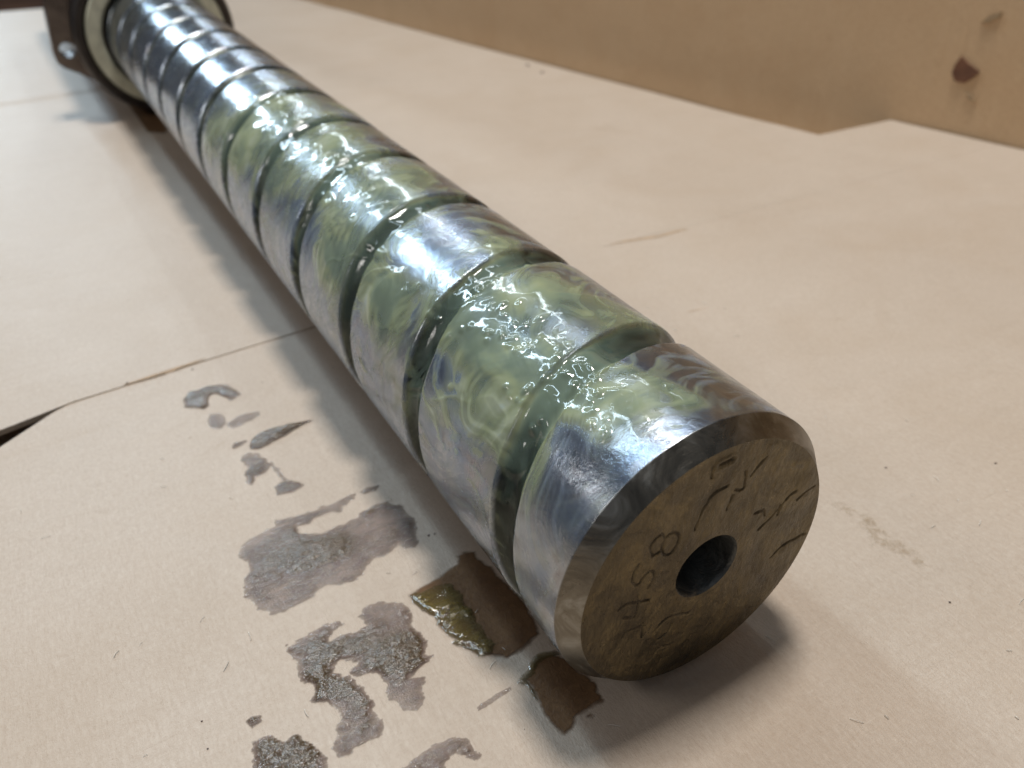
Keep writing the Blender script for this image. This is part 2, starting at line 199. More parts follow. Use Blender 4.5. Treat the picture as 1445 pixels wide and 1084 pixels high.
def cardboard(name, tint=(1, 1, 1), rough=.5):
    m = N(name)
    mott = m.noise(1.3, 5, .6); fine = m.noise(26, 4, .7); fib = m.noise(9, 6, .75, m.scaled((1.2, 5, 3), (0, 0, .5)), .6)
    spk = m.noise(70, 2, .6)
    t = lambda c: tuple(a * b for a, b in zip(c, tint))
    c = m.ramp(mott, [(.3, t((.49, .40, .315))), (.7, t((.57, .475, .385)))])
    c = m.mix(.55, c, m.ramp(fib, [(.3, t((.44, .345, .26))), (.5, t((.54, .445, .355))), (.72, t((.63, .545, .455)))]))
    c = m.mix(.35, c, m.ramp(fine, [(.35, t((.50, .40, .32))), (.65, t((.65, .565, .48)))]))
    c = m.mix(m.val(spk, .68, .76, 0, .5), c, t((.34, .24, .16)))
    for rot, k in ((.35, 0), (-.7, 1)):
        ln = m.noise(7, 3, .6, m.scaled((9, .5, 2), (0, 0, rot)))
        c = m.mix(m.val(ln, .64, .72, 0, .22), c, t(((.74, .66, .56), (.40, .30, .21))[k]))
    big = m.noise(.45, 4, .6, None, .8)
    c = m.mix(m.val(big, .42, .7, 0, .30), c, t((.46, .345, .24)))
    dirt = m.noise(1.1, 6, .75, None, 1.0)
    c = m.mix(m.val(dirt, .62, .74, 0, .30), c, t((.36, .25, .16)))
    fl = m.noise(2.2, 2, .5, m.scaled((2.4, .12, .12)))
    b = m.bump(fl, .05, .25); b = m.bump(fib, .02, .4, b); b = m.bump(spk, .006, .5, b)
    return m.set(Base_Color=c, Roughness=rough, Normal=b, Specular_IOR_Level=.55)

M_card = cardboard('kraft_cardboard', (.90, .885, .865))
M_card_wall = cardboard('kraft_cardboard_wall', (.98, .80, .565), .75)

def mat_table():
    m = N('dark_workbench'); n = m.noise(.4, 5)
    return m.set(Base_Color=m.ramp(n, [(.3, (.03, .018, .014)), (.7, (.06, .034, .024))]), Roughness=1.0, Specular_IOR_Level=0.0)
M_table = mat_table()

def mat_steel():
    m = N('oily_ground_steel')
    big = m.noise(1.6, 5, .6, None, 1.2); sc = m.noise(9, 5, .75, m.scaled((16, 1.0, 1.0)), .2)
    smear = m.noise(3.2, 6, .65, m.scaled((1, .8, .8)), 2.2)
    c = m.ramp(big, [(.28, (.28, .26, .27)), (.42, (.42, .46, .51)), (.55, (.28, .33, .42)), (.66, (.38, .38, .43)), (.78, (.52, .57, .60))])
    c = m.mix(m.val(smear, .5, .72, 0, .55), c, (.36, .40, .33))
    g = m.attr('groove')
    c = m.mix(m.math('MULTIPLY', g, .93), c, m.ramp(big, [(.3, (.02, .024, .018)), (.7, (.06, .066, .05))]))  # shade inside the groove put into the steel colour
    c = m.mix(m.math('MULTIPLY', m.attr('chamfer'), .97), c, m.ramp(smear, [(.35, (.13, .115, .09)), (.5, (.19, .17, .135)), (.68, (.32, .31, .28))]))  # bevel's dull reflection painted in as a darker colour
    r = m.math('ADD', m.val(big, .3, .7, .13, .27), m.math('ADD', m.math('MULTIPLY', g, .15), m.math('MULTIPLY', m.attr('chamfer'), .12)))
    r = m.math('ADD', r, m.val(smear, .4, .75, -.03, .12))
    b = m.bump(sc, .005, .3); b = m.bump(smear, .012, .35, b)
    return m.set(Base_Color=c, Metallic=1.0, Roughness=r, Normal=b)
M_steel = mat_steel()

def mat_face():
    m = N('tarnished_end_face_steel')
    a = m.noise(2.2, 7, .68, None, 1.4); f = m.noise(14, 5, .7, m.scaled((1, 2.6, .9), (.9, 0, 0)), .7)
    c = m.ramp(a, [(.3, (.08, .068, .048)), (.5, (.14, .115, .070)), (.62, (.20, .160, .088)), (.75, (.105, .096, .078))])
    c = m.mix(m.val(f, .35, .7, .0, .45), c, (.075, .06, .042))
    c = m.mix(m.attr('grime'), c, (.03, .025, .02))
    b = m.bump(f, .02, .5); b = m.bump(a, .04, .35, b)
    return m.set(Base_Color=c, Metallic=.95, Roughness=m.val(f, .3, .7, .24, .42), Normal=b)
M_face = mat_face()

def mat_grease():
    m = N('olive_grease')
    t = m.attr('thick'); tone = m.attr('tone')
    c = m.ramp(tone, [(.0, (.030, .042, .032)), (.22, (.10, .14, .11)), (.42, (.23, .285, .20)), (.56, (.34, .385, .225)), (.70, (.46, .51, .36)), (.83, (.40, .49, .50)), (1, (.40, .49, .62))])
    fine = m.noise(15, 4, .6, None, .8); mic = m.noise(42, 2, .5)
    al = m.math('SUBTRACT', 1.0, m.math('POWER', 2.718, m.math('MULTIPLY', t, -54.0)))
    al = m.math('MULTIPLY', al, .95)
    b = m.bump(fine, .02, .02)
    return m.set(Base_Color=c, Roughness=.09, Alpha=al, Normal=b, Specular_IOR_Level=.75,
                 Subsurface_Weight=.25, Subsurface_Radius=(.004, .004, .002), Subsurface_Scale=.5)
M_grease = mat_grease()

def mat_smear(name, thin, thick, rough, sparkle, a0=.5):
    m = N(name)
    t = m.attr('thick')
    f = m.noise(20, 5, .75, m.scaled((1.9, .5, 1), (0, 0, .25)), .4); mic = m.noise(30, 2, .6); g = m.noise(75, 2, .6)
    c = m.mix(m.val(t, .006, .017, 0, 1), thin, thick)
    c = m.mix(m.val(f, .38, .56, .45, 0), c, tuple(v * .6 for v in thick))
    c = m.mix(m.val(mic, .55, .75, 0, .35), c, tuple(min(1, v * 1.6) for v in thin))
    al = m.math('MULTIPLY', m.val(t, .0, .016, a0 * .45, 1), m.val(m.math('ADD', f, m.math('MULTIPLY', g, .35)), .48, .68, .45, 1))
    b = m.bump(f, .012, sparkle); b = m.bump(mic, .012, sparkle, b)
    return m.set(Base_Color=c, Roughness=rough, Alpha=al, Normal=b, Specular_IOR_Level=.55, Coat_Weight=.75, Coat_IOR=1.5, Coat_Roughness=.03, Coat_Normal=b)
M_smear = mat_smear('drying_grease_smear', (.20, .13, .105), (.085, .052, .020), .17, 1.0, .8)
M_olive = mat_smear('wet_olive_grease', (.13, .092, .034), (.12, .088, .024), .08, .3, 1.0)
def mat_stain_shade():
    m = N('oil_soaked_or_shaded_cardboard')  # soaked oil, and also the painted shade under the nut
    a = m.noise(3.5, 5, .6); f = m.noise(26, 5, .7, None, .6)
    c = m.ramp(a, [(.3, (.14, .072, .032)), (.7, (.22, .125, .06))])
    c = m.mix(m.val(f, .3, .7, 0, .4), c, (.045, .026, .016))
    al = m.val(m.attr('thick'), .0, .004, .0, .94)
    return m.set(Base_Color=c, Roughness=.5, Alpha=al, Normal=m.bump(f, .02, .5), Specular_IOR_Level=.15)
M_stain_shade = mat_stain_shade()
def mat_faint():
    m = N('dried_oil_spot')
    f = m.noise(12, 5, .7, None, .6)
    al = m.math('MULTIPLY', m.val(m.attr('thick'), .0, .006, .0, 1), m.val(f, .42, .66, 0, .55))
    return m.set(Base_Color=(.33, .22, .10), Roughness=.7, Alpha=al)
M_faint = mat_faint()
def plain(name, col, rough, metal=0.0, var=.25, sc=4, bump=.01):
    m = N(name); n = m.noise(sc, 5, .6, None, .5)
    c = m.mix(m.val(n, .3, .7, 0, 1), tuple(v * (1 - var) for v in col), tuple(min(1, v * (1 + var)) for v in col))
    return m.set(Base_Color=c, Roughness=rough, Metallic=metal, Normal=m.bump(n, bump, .4))
M_nut = plain('dark_nut_steel', (.14, .12, .11), .25, 1.0)
M_ring = plain('blackened_ring', (.045, .038, .035), .35, .6)
M_seal = plain('ivory_wiper_plastic', (.60, .60, .47), .4, 0, .2)
M_bore = plain('oxidised_bore', (.11, .112, .105), .42, .5, .6, 7, .06)
M_spot = plain('brown_stain_spot', (.14, .06, .03), .8)
M_spot_faint = plain('faint_brown_stain', (.33, .23, .13), .8)
M_crumb = plain('dark_crumb', (.17, .13, .12), .8)
M_fibre = plain('paper_lint', (.75, .70, .62), .8)
M_crease = plain('worn_crease', (.40, .28, .18), .8)

# ------------------------------------------------------------------ setting
def floor_z(x, y=0.0, off=0.0): return -1 + TILT * x + off
V = [(x, y, floor_z(x) - .85) for x in (-400, 300) for y in (-300, 300)]
o = mesh_poly('table_top', V, [(0, 2, 3, 1)], M_table); o['kind'] = 'structure'

def sheet_z(x, y):
    """relief of the cardboard, gentle; level near the screw's end"""
    r = np.hypot(x + .5, y)
    w = sstep(1.5, 6, r)
    z = .03 * w * fbm(x * .16, y * .16, 3.1, 3)
    return z
def sheet(name, cols, ylo, yhi, ny, label, lift, th=.06):
    """cols: fractions across; ylo/yhi edges; the x of each row may depend on y"""
    X, Y = cols
    ni, nj = X.shape
    Z = floor_z(X) + sheet_z(X, Y) + lift(X, Y)
    top = np.stack([X, Y, Z], -1).reshape(-1, 3)
    bot = top.copy(); bot[:, 2] -= th
    q = grid_quads(ni, nj); n = ni * nj
    qb = q[:, ::-1] + n
    ring = np.concatenate([np.arange(nj), np.arange(1, ni) * nj + nj - 1, (ni - 1) * nj + np.arange(nj - 2, -1, -1), np.arange(ni - 2, 0, -1) * nj])
    r2 = np.roll(ring, -1)
    side = np.stack([ring, r2, r2 + n, ring + n], -1)
    Q = np.concatenate([q, qb, side])
    o = mesh_np(name, np.vstack([top, bot]), Q, M_card, None)
    try: o.data.set_sharp_from_angle(angle=math.radians(50))
    except Exception: pass
    # consistent outward normals
    import bmesh
    bm = bmesh.new(); bm.from_mesh(o.data); bmesh.ops.recalc_face_normals(bm, faces=bm.faces); bm.to_mesh(o.data); bm.free()
    return tag(o, label, 'cardboard')
WALLY = lambda x: 12.35 + .09 * (x + 8.35)
far_edge = lambda y: np.interp(y, [-16, -8, -3.87, -3.19, -.62, 3.7, 5.0, 13], [-3.9, -4.85, -5.54, -5.72, -5.96, -6.13, -6.1, -6.1])
near_edge = lambda y: np.interp(y, [-16, -8, -3.87, -3.22, -3.10, -.62, 0, 3.7, 5.0, 13], [-1.6, -2.7, -5.2, -5.66, -5.712, -5.952, -5.987, -6.127, -6.097, -6.097])
# far flap: its back edge steps out to the wall beyond x = -8.3
xs0 = np.concatenate([np.linspace(-37, -24, 50)[:-1], np.linspace(-24, -18, 130)[:-1], np.linspace(-18, -8.345, 60), [-8.30], np.linspace(-8.2, -6.2, 16)])
def far_cols():
    ny = 150; v = np.linspace(0, 1, ny)
    X = np.zeros((len(xs0) + 1, ny)); Y = np.zeros_like(X)
    for i, x in enumerate(xs0):
        yh = 9.42 + .115 * (x + 15.87) + (.015 * math.sin(x * 1.3)) if x < -8.32 else WALLY(x) - .06
        if x >= -8.2 - 1e-6: yh = WALLY(x) - .06
        Y[i] = -16 + v * (yh + 16); X[i] = x
        if x < -36.9: X[i] = -37 + .03 * Y[i]
    Y[-1] = -16 + v * (WALLY(-6.1) - .06 + 16); X[-1] = far_edge(Y[-1])
    # rows near the seam must not overrun it
    for k in range(2, 18):
        f = far_edge(Y[-k]); X[-k] = np.minimum(X[-k], f - .02 * (k - 1))
    return X, Y
def crease_lift(X, Y):
    d = X - np.interp(Y, [-16, -3.345, -1.157, 10], [-18.3, -20.34, -20.7, -22.5])
    return -.06 * np.exp(-(d / .2) ** 2) * sstep(2, -1, Y) + .010 * sstep(-1.2, 0, X - far_edge(Y)) * sstep(1, -.5, Y)
far_sheet = sheet('cardboard_flap', far_cols(), 0, 0, 0, 'pale cardboard flap beyond the seam, under the nut and the far half of the screw', crease_lift)
def near_cols():
    ny = 200; u = np.concatenate([[0], np.linspace(.004, 1, 110)]); v = np.linspace(0, 1, ny)
    Y = -16 + v[None, :] * (WALLY(-4) + .1 + 16) + 0 * u[:, None]
    e = near_edge(Y)
    X = e + u[:, None] * (14 - e)
    # follow the wall on the long side
    lim = WALLY(X) - .05
    Y = -16 + v[None, :] * (lim + 16)
    return X, Y
def near_lift(X, Y):
    d = X - np.interp(Y, [3.36, 4.1, 4.77], [-3.98, -3.93, -3.9])
    # the flap's free corner beside the open end of the seam dips a little
    dip = -.02 * sstep(-2.9, -4.6, Y) * sstep(-3.4, -5.2, X)
    return dip - .012 * np.exp(-(d / .05) ** 2) * sstep(3, 4, Y) * sstep(6, 5, Y)
near_sheet = sheet('cardboard_flap', near_cols(), 0, 0, 0, 'tan cardboard flap with grease smears, under the near end of the screw', near_lift)

def under():
    X, Y = np.meshgrid(np.linspace(-9, -1.2, 30), np.linspace(-16, -2.4, 30), indexing='ij')
    return X, Y
sheet('cardboard_or_bounce_strip', under(), 0, 0, 0, 'lower cardboard layer glimpsed through the open seam at the left edge', lambda X, Y: -.34 + 0 * X)

def bounce_strip():  # unseen strip added to bounce light onto the upright side
    u, v = np.meshgrid(np.linspace(-40, -6.4, 60), np.linspace(0, 1, 12), indexing='ij')
    return u, 6 + v * (WALLY(u) - .03 - 6)
sheet('cardboard_or_bounce_strip', bounce_strip(), 0, 0, 0, 'hidden added strip bouncing light between the flap edge and the upright side behind', lambda X, Y: -.72 + 0 * X, .05)

# upright side of the carton behind
def wall():
    xs = np.linspace(-90, 30, 60); zs = np.linspace(-6, 13, 12)
    X, Zz = np.meshgrid(xs, zs, indexing='ij')
    Y = WALLY(X) + .05 * fbm(X * .12, Zz * .12, 9, 2)
    top = np.stack([X, Y, Zz], -1).reshape(-1, 3); bk = top + [0, .14, 0]
    n = len(top); ni, nj = X.shape; q = grid_quads(ni, nj)
    ring = np.concatenate([np.arange(nj), np.arange(1, ni) * nj + nj - 1, (ni - 1) * nj + np.arange(nj - 2, -1, -1), np.arange(ni - 2, 0, -1) * nj])
    r2 = np.roll(ring, -1)
    return tag(mesh_np('cardboard_wall', np.vstack([top, bk]), np.concatenate([q[:, ::-1], q + n, np.stack([ring, ring + n, r2 + n, r2], -1)]), M_card_wall, None, smooth=False),
               'upright brown cardboard side of the carton behind the screw', 'cardboard')
wall()
for k, poly in enumerate(DATA['wst']):
    pts = [(x, WALLY(x) - .03 + .05 * float(fbm(x * .12, z * .12, 9, 2)), z) for x, z in poly]
    n = len(pts); front = [(x, y - .012, z) for x, y, z in pts]; back = [(x, y + .06, z) for x, y, z in pts]
    F = [tuple(range(n - 1, -1, -1)), tuple(range(n, 2 * n))] + [(i, (i + 1) % n, (i + 1) % n + n, i + n) for i in range(n)]
    o = mesh_poly('stain_spot', front + back, F, M_spot if k == 0 else M_spot_faint)
    tag(o, ['dark brown rust coloured spot on the upright cardboard, largest of three', 'faint narrow brown mark near the top of the upright cardboard',
            'tiny brown mark just below the rust coloured spot on the upright cardboard'][k], 'stain')

def ribbon(pts, w, h, seed=0):
    """low, tapered ribbon following the ground, for creases"""
    P = np.array(pts, float); d = np.r_[0, np.cumsum(np.hypot(*np.diff(P, axis=0).T))]
    t = np.linspace(0, d[-1], 60); P = np.stack([np.interp(t, d, P[:, 0]), np.interp(t, d, P[:, 1])], -1)
    T = np.gradient(P, axis=0); T /= np.linalg.norm(T, axis=1)[:, None]; Nn = np.stack([-T[:, 1], T[:, 0]], -1)
    ww = w * np.sin(np.pi * (np.arange(60) + .5) / 60) ** .5 * (1 + .6 * perlin(t * 6, seed + .5))
    rows = []
    for a, b in ((-1, 0), (0, 1), (1, 0)):
        q = P + Nn * (ww * a)[:, None]
        rows.append(np.stack([q[:, 0], q[:, 1], ground_z(q[:, 0], q[:, 1]) + .004 + h * b], -1))
    return np.stack(rows, 1).reshape(-1, 3), grid_quads(60, 3)
def ground_z(x, y):
    x = np.asarray(x, float); y = np.asarray(y, float)
    return floor_z(x) + sheet_z(x, y) + np.where(x < near_edge(y), crease_lift(x, y), near_lift(x, y))
for k, L in enumerate(DATA['lines']):
    if k == 2: continue
    V, Q = ribbon(L, [.035, .02, 0, .022][k], .004, k)
    tag(mesh_np('crease_line', V, Q, M_crease, None),
        ['thin brown crease line on the cardboard right of the middle of the screw', 'faint brown crease on the cardboard right of the screw, nearer the camera', '',
         'thin dark scuff along the cardboard seam left of the screw'][k], 'crease')

def snap_edges(X, T):
    u = groove_u(X, T); dx = np.gradient(X, axis=0)
    for e in (-GW, GW):
        d = e - u
        X = np.where((np.abs(d) <= .5 * dx * 1.0001) & (X < -.13), X + d, X)
    return X
# ------------------------------------------------------------------ the screw
LEAD = 1.335; GW = .145
def groove_u(x, th):
    """signed distance along x to the nearest groove centre"""
    c = -.92 + LEAD * (th - math.radians(123)) / (2 * np.pi)
    return (x - c + LEAD / 2) % LEAD - LEAD / 2
GR_ = .165
HB = math.sqrt(GR_ ** 2 - GW ** 2)
def groove_depth(u):
    return np.where(np.abs(u) < GW, np.sqrt(np.maximum(GR_ ** 2 - u * u, 0)) - HB, 0.0)
def r_screw(x, th):
    u = groove_u(x, th)
    au = np.abs(u)
    d = groove_depth(u)
    ch = np.where(x > -.123, (x + .123) * .0974 / .123, 0)
    wob = .0015 * fbm(x * 3, np.cos(th) * 3, np.sin(th) * 3, 2)
    return np.minimum(1 - d, 1 - ch) + wob * (x < -.02), d
ball_screw = thing('ball_screw', 'long grease covered steel ball screw with a spiral groove and flat drilled end', 'ball screw', (0, 0, -1))
NTH = 560
xs = np.concatenate([np.linspace(-26, -17.5, 60)[:-1], np.linspace(-17.5, -12, 200)[:-1], np.linspace(-12, -6, 300)[:-1], np.linspace(-6, -.15, 560)[:-1], np.linspace(-.15, -.1, 12)[:-1], np.linspace(-.1, 0, 14)])
th = np.linspace(0, 2 * np.pi, NTH, endpoint=False)
Xg, Tg = np.meshgrid(xs, th, indexing='ij'); Xg = snap_edges(Xg, Tg)
Rg, Dg = r_screw(Xg, Tg)
V = np.stack([Xg, Rg * np.cos(Tg), Rg * np.sin(Tg)], -1).reshape(-1, 3)
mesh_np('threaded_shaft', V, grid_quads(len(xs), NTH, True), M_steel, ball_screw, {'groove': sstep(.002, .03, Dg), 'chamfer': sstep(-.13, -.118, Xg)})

# end face with its scratched-in characters
def seg_dist(Yp, Zp, line):
    best = np.full(Yp.shape, 9.0)
    L = np.array(line)
    # soften the polyline
    for _ in range(2):
        if len(L) > 2:
            q = L[:-1] * .75 + L[1:] * .25; r = L[:-1] * .25 + L[1:] * .75
            L = np.vstack([L[:1], np.stack([q, r], 1).reshape(-1, 2), L[-1:]])
    for a, b in zip(L[:-1], L[1:]):
        d = b - a; t = np.clip(((Yp - a[0]) * d[0] + (Zp - a[1]) * d[1]) / max(1e-9, (d ** 2).sum()), 0, 1)
        best = np.minimum(best, np.hypot(Yp - a[0] - t * d[0], Zp - a[1] - t * d[1]))
    return best
NF = 900
rr = np.linspace(.235, 1, 170) ; rr = .235 + (rr - .235) / .75 * (float(Rg[-1].mean()) - .235)
thf = np.linspace(0, 2 * np.pi, NTH, endpoint=False)
thf = np.linspace(0, 2 * np.pi, NF, endpoint=False)
rend = np.interp(thf, np.r_[th, 2 * np.pi], np.r_[Rg[-1], Rg[-1][0]])
Rf = .235 + (rend[None, :] - .235) * ((rr[:, None] - .235) / (rr[-1] - .235))
Tf = thf[None, :] + 0 * Rf
Yf, Zf = Rf * np.cos(Tf), Rf * np.sin(Tf)
disp = np.zeros(Yf.shape); grime = np.zeros(Yf.shape)
wv = .006 * perlin(Yf * 14, Zf * 14, 5)
for L in DATA['text']:
    d = seg_dist(Yf + wv, Zf, L); g = np.exp(-(d / .0085) ** 2) * (.75 + .5 * perlin(Yf * 9, Zf * 9, 3))
    disp = np.minimum(disp, -.012 * g); grime = np.maximum(grime, .95 * g)
for k, L in enumerate(DATA['scr']):
    d = seg_dist(Yf + wv * 2, Zf + wv, L); w = .009 * np.clip(1 + 1.1 * perlin(Yf * 12, Zf * 12, k), .3, 2); g = np.exp(-(d / w) ** 2)
    disp = np.minimum(disp, -.010 * g) + .006 * np.exp(-((d - .03) / .014) ** 2); grime = np.maximum(grime, .4 * g)
edge = sstep(.0, .05, rend[None, :] - Rf) * sstep(.25, .29, Rf)
disp = disp * edge + .010 * fbm(Yf * 4 - Zf, Zf * 2.5 + Yf, 2, 5) * edge - .012 * (1 - sstep(0, .03, rend[None, :] - Rf))* 0
V = np.stack([disp, Yf, Zf], -1).reshape(-1, 3)
end_face = mesh_np('end_face', V, grid_quads(len(rr), NF, True)[:, ::-1], M_face, ball_screw, {'grime': grime})
lathe('centre_hole', [(.0, .235), (-.012, .226), (-.03, .222), (-.50, .212), (-.62, .0005)], M_bore, ball_screw, 96)

# ------------------------------------------------------------------ grease on the screw
gx = np.concatenate([np.linspace(-13, -8, 260)[:-1], np.linspace(-8, -4.2, 330)[:-1], np.linspace(-4.2, -.006, 560)])
gt = np.radians(np.linspace(28, 222, 400))
Gx, Gt = np.meshgrid(gx, gt, indexing='ij'); Gx = snap_edges(Gx, Gt)
def blobs(L, x, t):
    m = np.zeros(x.shape)
    for bx, bt, r, s in L:
        m = 1 - (1 - m) * (1 - s * np.exp(-(((x - bx) / r) ** 2 + ((t - bt) / (r * .9)) ** 2) ** 1.2))
    return m
n1 = fbm(Gx * 1.1, Gt * 1.1, 1.7, 3); n2 = fbm(Gx * 1.1, Gt * 1.1, 8.2, 3)
wx = Gx + .32 * n1; wt = Gt + .32 * n2
Mk = blobs(DATA['thick'], wx, wt); Bk = blobs(DATA['bare'], wx, wt); Fl = blobs(DATA['fill'], Gx + .1 * n1, Gt + .1 * n2)
along = sstep(-12.5, -7.5, Gx)
base_film = (.22 + .5 * fbm(wx * 2.2, wt * 2.2, 4, 4)) * sstep(3.35, 2.75, Gt + .25 * n1) * sstep(.85, 1.3, Gt + .2 * n2) * along
# feathered drag marks: noise stretched along a wandering direction
sw1 = 1.1 * fbm(Gx * .8, Gt * .8, 12.5, 2) + .9
ca, sa = np.cos(sw1), np.sin(sw1)
drag = fbm((Gx * ca + Gt * sa) * 2.0 + n2, (-Gx * sa + Gt * ca) * 11 + n1 * 3, 2.2, 3)
drag2 = fbm((Gx * ca - Gt * sa) * 1.2, (Gx * sa + Gt * ca) * 16, 6.6, 2)
lump = fbm(Gx * 5, Gt * 5, 3.3, 4)
body = np.clip(Mk * (1 - .85 * Bk) * (.8 + .45 * n1) - .10, 0, 2)
T = .034 * body
film = np.clip((base_film + .38 * drag) * (1 - .85 * Bk), 0, 1.5)
T += .010 * film
T += .010 * np.clip(drag * 1.1 + .05, 0, 1) * (1 - .7 * Bk) * along * sstep(3.6, 3.0, Gt) * (.25 + .75 * sstep(.85, 1.3, Gt + .2 * n2))
lowside = sstep(2.85, 3.2, Gt) * sstep(-6, -4, Gx)
T += .0030 * np.clip(drag2 + .05, 0, 1) * lowside
pat = sstep(.25, .8, body)
T += .016 * fbm(wx * 2.3, wt * 2.3, 3.3, 2) * pat
T += .0012 * drag * sstep(.003, .010, T) * sstep(.03, .015, T)
dome = np.zeros(Gx.shape)
for bx, bt, br in DATA['glints']:
    i0, i1 = np.searchsorted(gx, [bx - 3.2 * br, bx + 3.2 * br]); j0, j1 = np.searchsorted(gt, [bt - 3.2 * br, bt + 3.2 * br])
    sx, st = Gx[i0:i1, j0:j1], Gt[i0:i1, j0:j1]
    k = 1 + .9 * math.sin(bx * 31 + bt * 17); a_ = bx * 13
    u = (sx - bx) * math.cos(a_) + (st - bt) * math.sin(a_); v_ = -(sx - bx) * math.sin(a_) + (st - bt) * math.cos(a_)
    dome[i0:i1, j0:j1] += (.5 if int(abs(bx * 997)) % 3 else .95) * br * np.exp(-((u / (br * (.7 + .35 * k))) ** 2 + (v_ / (br * .8)) ** 2))
bead2 = fbm(Gx * 6 + 3, Gt * 6, 15.1, 1)
T += .028 * (1 - np.exp(-dome / .028)) * (.3 + .7 * sstep(0, .3, body)) + .020 * np.clip(bead2 - .34, 0, 1) * sstep(.2, .6, body)
ridge = 1 - np.abs(fbm(wx * 1.3, wt * 1.3, 20.5, 2)) * 7
ridge = np.clip(ridge, 0, 1) ** 2 * sstep(.15, .5, Mk) * (1 - Bk)
T += .006 * ridge
def rib_mask(bx, bt, rx, rt): return np.exp(-(((Gx - bx) / rx) ** 2 + ((Gt - bt) / rt) ** 2) ** 1.5)
ribs = np.zeros(Gx.shape)
for bx, bt, rx, rt, kx, kt, amp in DATA['ribs']:
    ph = (Gx - bx) * kx + (Gt - bt) * kt + 2.2 * n1 + 1.5 * perlin(Gx * 3, Gt * 3, 9)
    ribs += amp * (.5 + .5 * np.sin(ph)) * (.6 + .8 * np.abs(perlin(Gx * 4, Gt * 4, 77))) * rib_mask(bx, bt, rx, rt)
T += .8 * ribs
end_fade = sstep(-.12, -.2, Gx + .05 * n1)
T *= end_fade
Rb, Db = r_screw(Gx, Gt)
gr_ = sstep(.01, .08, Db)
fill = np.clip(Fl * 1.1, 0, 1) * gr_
T = np.clip(T, 0, .2)
T = T + gr_ * (.008 * sstep(.15, .6, Mk + base_film) * (1 + .5 * n1)) * end_fade
H = .036 * body + .010 * np.clip((base_film) * (1 - .85 * Bk), 0, 1.5) + .0007 * drag * sstep(.002, .01, T)
H += .018 * fbm(wx * 2.0, wt * 2.0, 3.3, 2) * pat + .005 * ridge
H += .30 * ribs + .028 * (1 - np.exp(-dome / .028)) * (.3 + .7 * sstep(0, .3, body)) 
H = np.clip(H * end_fade, 0, .2) + gr_ * .010 * sstep(.15, .6, Mk + base_film) * end_fade
Rgz = Rb + fill * Db * .6 + H + .0018
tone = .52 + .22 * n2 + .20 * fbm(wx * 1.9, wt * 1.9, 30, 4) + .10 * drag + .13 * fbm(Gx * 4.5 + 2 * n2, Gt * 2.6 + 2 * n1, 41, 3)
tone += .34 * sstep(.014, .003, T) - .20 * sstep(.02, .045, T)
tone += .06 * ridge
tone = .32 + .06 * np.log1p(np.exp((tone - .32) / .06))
tone = tone * (1 - .8 * gr_) + .03 * gr_ + .18 * fill  # grease toned dark in the grooves, recess shade painted in
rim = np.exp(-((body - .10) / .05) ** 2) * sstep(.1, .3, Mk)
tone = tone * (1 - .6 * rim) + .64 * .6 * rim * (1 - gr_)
tone = np.clip(tone, 0, 1)
keep = (T > .0006)
Vg = np.stack([Gx, Rgz * np.cos(Gt), Rgz * np.sin(Gt)], -1).reshape(-1, 3)
Q = grid_quads(len(gx), len(gt)); kf = keep.ravel()[Q].any(1); Q = Q[kf]
used = np.unique(Q); remap = -np.ones(len(Vg), int); remap[used] = np.arange(len(used))
mesh_np('grease_coating', Vg[used], remap[Q], M_grease, ball_screw, {'thick': (T + fill * .05).ravel()[used], 'tone': tone.ravel()[used]})

